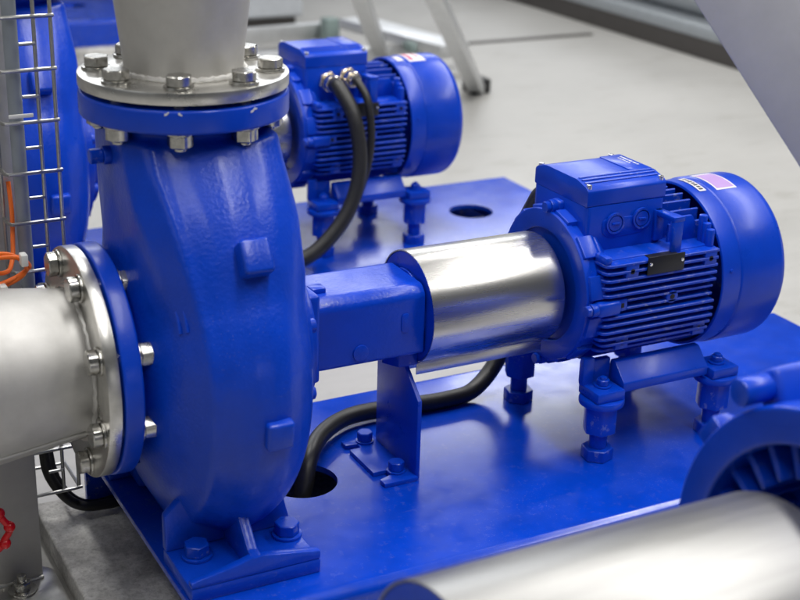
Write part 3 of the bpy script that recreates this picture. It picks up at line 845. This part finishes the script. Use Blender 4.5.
# ------------------------------------------------------------------ background on the hall floor
# aluminium trestle ladder
t = thing('trestle_ladder', ray_floor(440, 60, ZF), 'blurred aluminium trestle with a tread standing behind the rear motor', 'ladder')
def onf(u, v, h=0): return ray_floor(u, v, ZF + h)
bm = B(); bar(bm, onf(478, 92), onf(478, 92) + (ray(418, -40, 3300) - onf(478, 92)) * 1.6, 30, 46, (1, -1, 0), 3); link('leg', bm, 'alu', t)
bm = B(); bar(bm, onf(385, 64), onf(385, 64) + (ray(346, -40, 3500) - onf(385, 64)) * 1.6, 30, 46, (1, -1, 0), 3); link('leg', bm, 'alu', t)
bm = B(); q0, q1 = onf(352, 22, 110), onf(455, 50, 110); bar(bm, q0, q1, 110, 34, (0, 0, 1), 3); link('tread', bm, 'alu', t)
bm = B(); bar(bm, onf(180, 42, 60), onf(338, 29, 60), 30, 55, (0, 0, 1), 3); link('base_bar', bm, 'alu', t)
bm = B(); bar(bm, onf(240, 60, 60), onf(466, 50, 60), 34, 45, (0, 0, 1), 3); link('base_bar', bm, 'alu', t)
bm = B(); f0 = onf(476, 92); box(bm, f0.x - 32, f0.x + 32, f0.y - 36, f0.y + 36, ZF, ZF + 45, 8, 3); link('rubber_foot', bm, 'rubber', t)
bm = B(); c0 = onf(330, 33, 60); box(bm, c0.x - 26, c0.x + 26, c0.y - 26, c0.y + 26, c0.z - 50, c0.z + 52, 8, 3); link('clamp', bm, 'clamp', t)
bm = B(); c0 = onf(420, 46, 100); box(bm, c0.x - 46, c0.x + 46, c0.y - 30, c0.y + 30, c0.z - 16, c0.z + 16, 8, 3); link('clamp', bm, 'clamp', t)
# long silver duct on a dark plinth
a0, a1 = onf(480, -6), onf(770, 84)
d = (a1 - a0); d.z = 0; d.normalize(); n = Vector((-d.y, d.x, 0)); n = n if n.x > 0 else -n
t = thing('ventilation_duct', (a0 + a1) / 2, 'long silver duct lying along the floor at the top right', 'duct')
bm = B(); s0 = a0 - d * 1500 + n * 240; s1 = a1 + d * 2500 + n * 240
bar(bm, s0 + Vector((0, 0, 34)), s1 + Vector((0, 0, 34)), 400, 68, (0, 0, 1), 2); link('kickboard', bm, 'dark_plinth', t)
bm = B(); bar(bm, s0 + Vector((0, 0, 90)), s1 + Vector((0, 0, 90)), 412, 44, (0, 0, 1), 6); link('lower_panel', bm, 'duct_panel', t)
bm = B(); tube(bm, [s0 + Vector((0, 0, 286)), s1 + Vector((0, 0, 286))], 195, 64); link('pipe', bm, 'alu', t)
# floor joint
bm = B(); j0, j1 = onf(452, 45), onf(585, 35); e = (j1 - j0); j0 = j0 - e * 2.2; j1 = j1 + e * 0.05
bar(bm, j0 + Vector((0, 0, 2)), j1 + Vector((0, 0, 2)), 26, 5, (0, 0, 1), 0.5)
solo('floor_joint', bm, 'dark_plinth', j0, '', '', kind='structure')
# pale cabinet
c0 = onf(262, 30)
t = thing('cabinet', c0, 'pale blurred cabinet standing on the floor behind the steel cone', 'cabinet')
bm = B(); box(bm, c0.x - 500, c0.x + 160, c0.y, c0.y + 400, ZF + 40, ZF + 1400, 6); link('body', bm, 'cabinet', t)
bm = B(); box(bm, c0.x - 480, c0.x + 140, c0.y + 20, c0.y + 380, ZF, ZF + 41, 2); link('kickboard', bm, 'dark_plinth', t)
bm = B(); box(bm, c0.x - 490, c0.x + 150, c0.y - 14, c0.y, ZF + 50, ZF + 1390, 4); dr = link('door', bm, 'cabinet', t)
bm = B(); box(bm, c0.x + 110, c0.x + 122, c0.y - 40, c0.y - 12, ZF + 700, ZF + 840, 4); link('handle', bm, 'alu', dr)

# ------------------------------------------------------------------ light: ceiling luminaires, a bright window side, an added fill at the left, dim hall ambience
def area(name, loc, rot, sx, sy, power, col=(1, 1, 1)):
    l = bpy.data.lights.new(name, 'AREA'); l.shape = 'RECTANGLE'; l.size = sx; l.size_y = sy; l.energy = power; l.color = col
    o = bpy.data.objects.new(name, l); COL.objects.link(o); o.location = loc; o.rotation_euler = rot; return o
for x, y, p_ in ((-1.3, -0.2, 52), (0.5, 0.0, 108), (2.5, 0.2, 114)):
    area('ceiling_lamp', (x, y, 2.7), (0, 0, 0), 0.35, 5.0, p_, (1, 0.985, 0.96))
area('window_light', (3.2, 8.6, 3.85), (rad(-78), 0, 0), 8.0, 1.2, 230, (0.93, 0.96, 1.0))
area('side_fill', (-4.5, -1.0, 2.0), (0, rad(-70), 0), 1.6, 3.5, 14, (0.95, 0.97, 1.0))  # unseen soft fill light, added to lift the left side
w = bpy.data.worlds.new('World'); scene.world = w; w.use_nodes = True
bg = w.node_tree.nodes['Background']; bg.inputs['Color'].default_value = (0.72, 0.76, 0.8, 1); bg.inputs['Strength'].default_value = 0.095
scene.view_settings.view_transform = 'Standard'; scene.view_settings.look = 'None'; scene.view_settings.exposure = 0; scene.view_settings.gamma = 1
scene.cycles.max_bounces = 8
try: scene.cycles.use_denoising = True
except Exception: pass
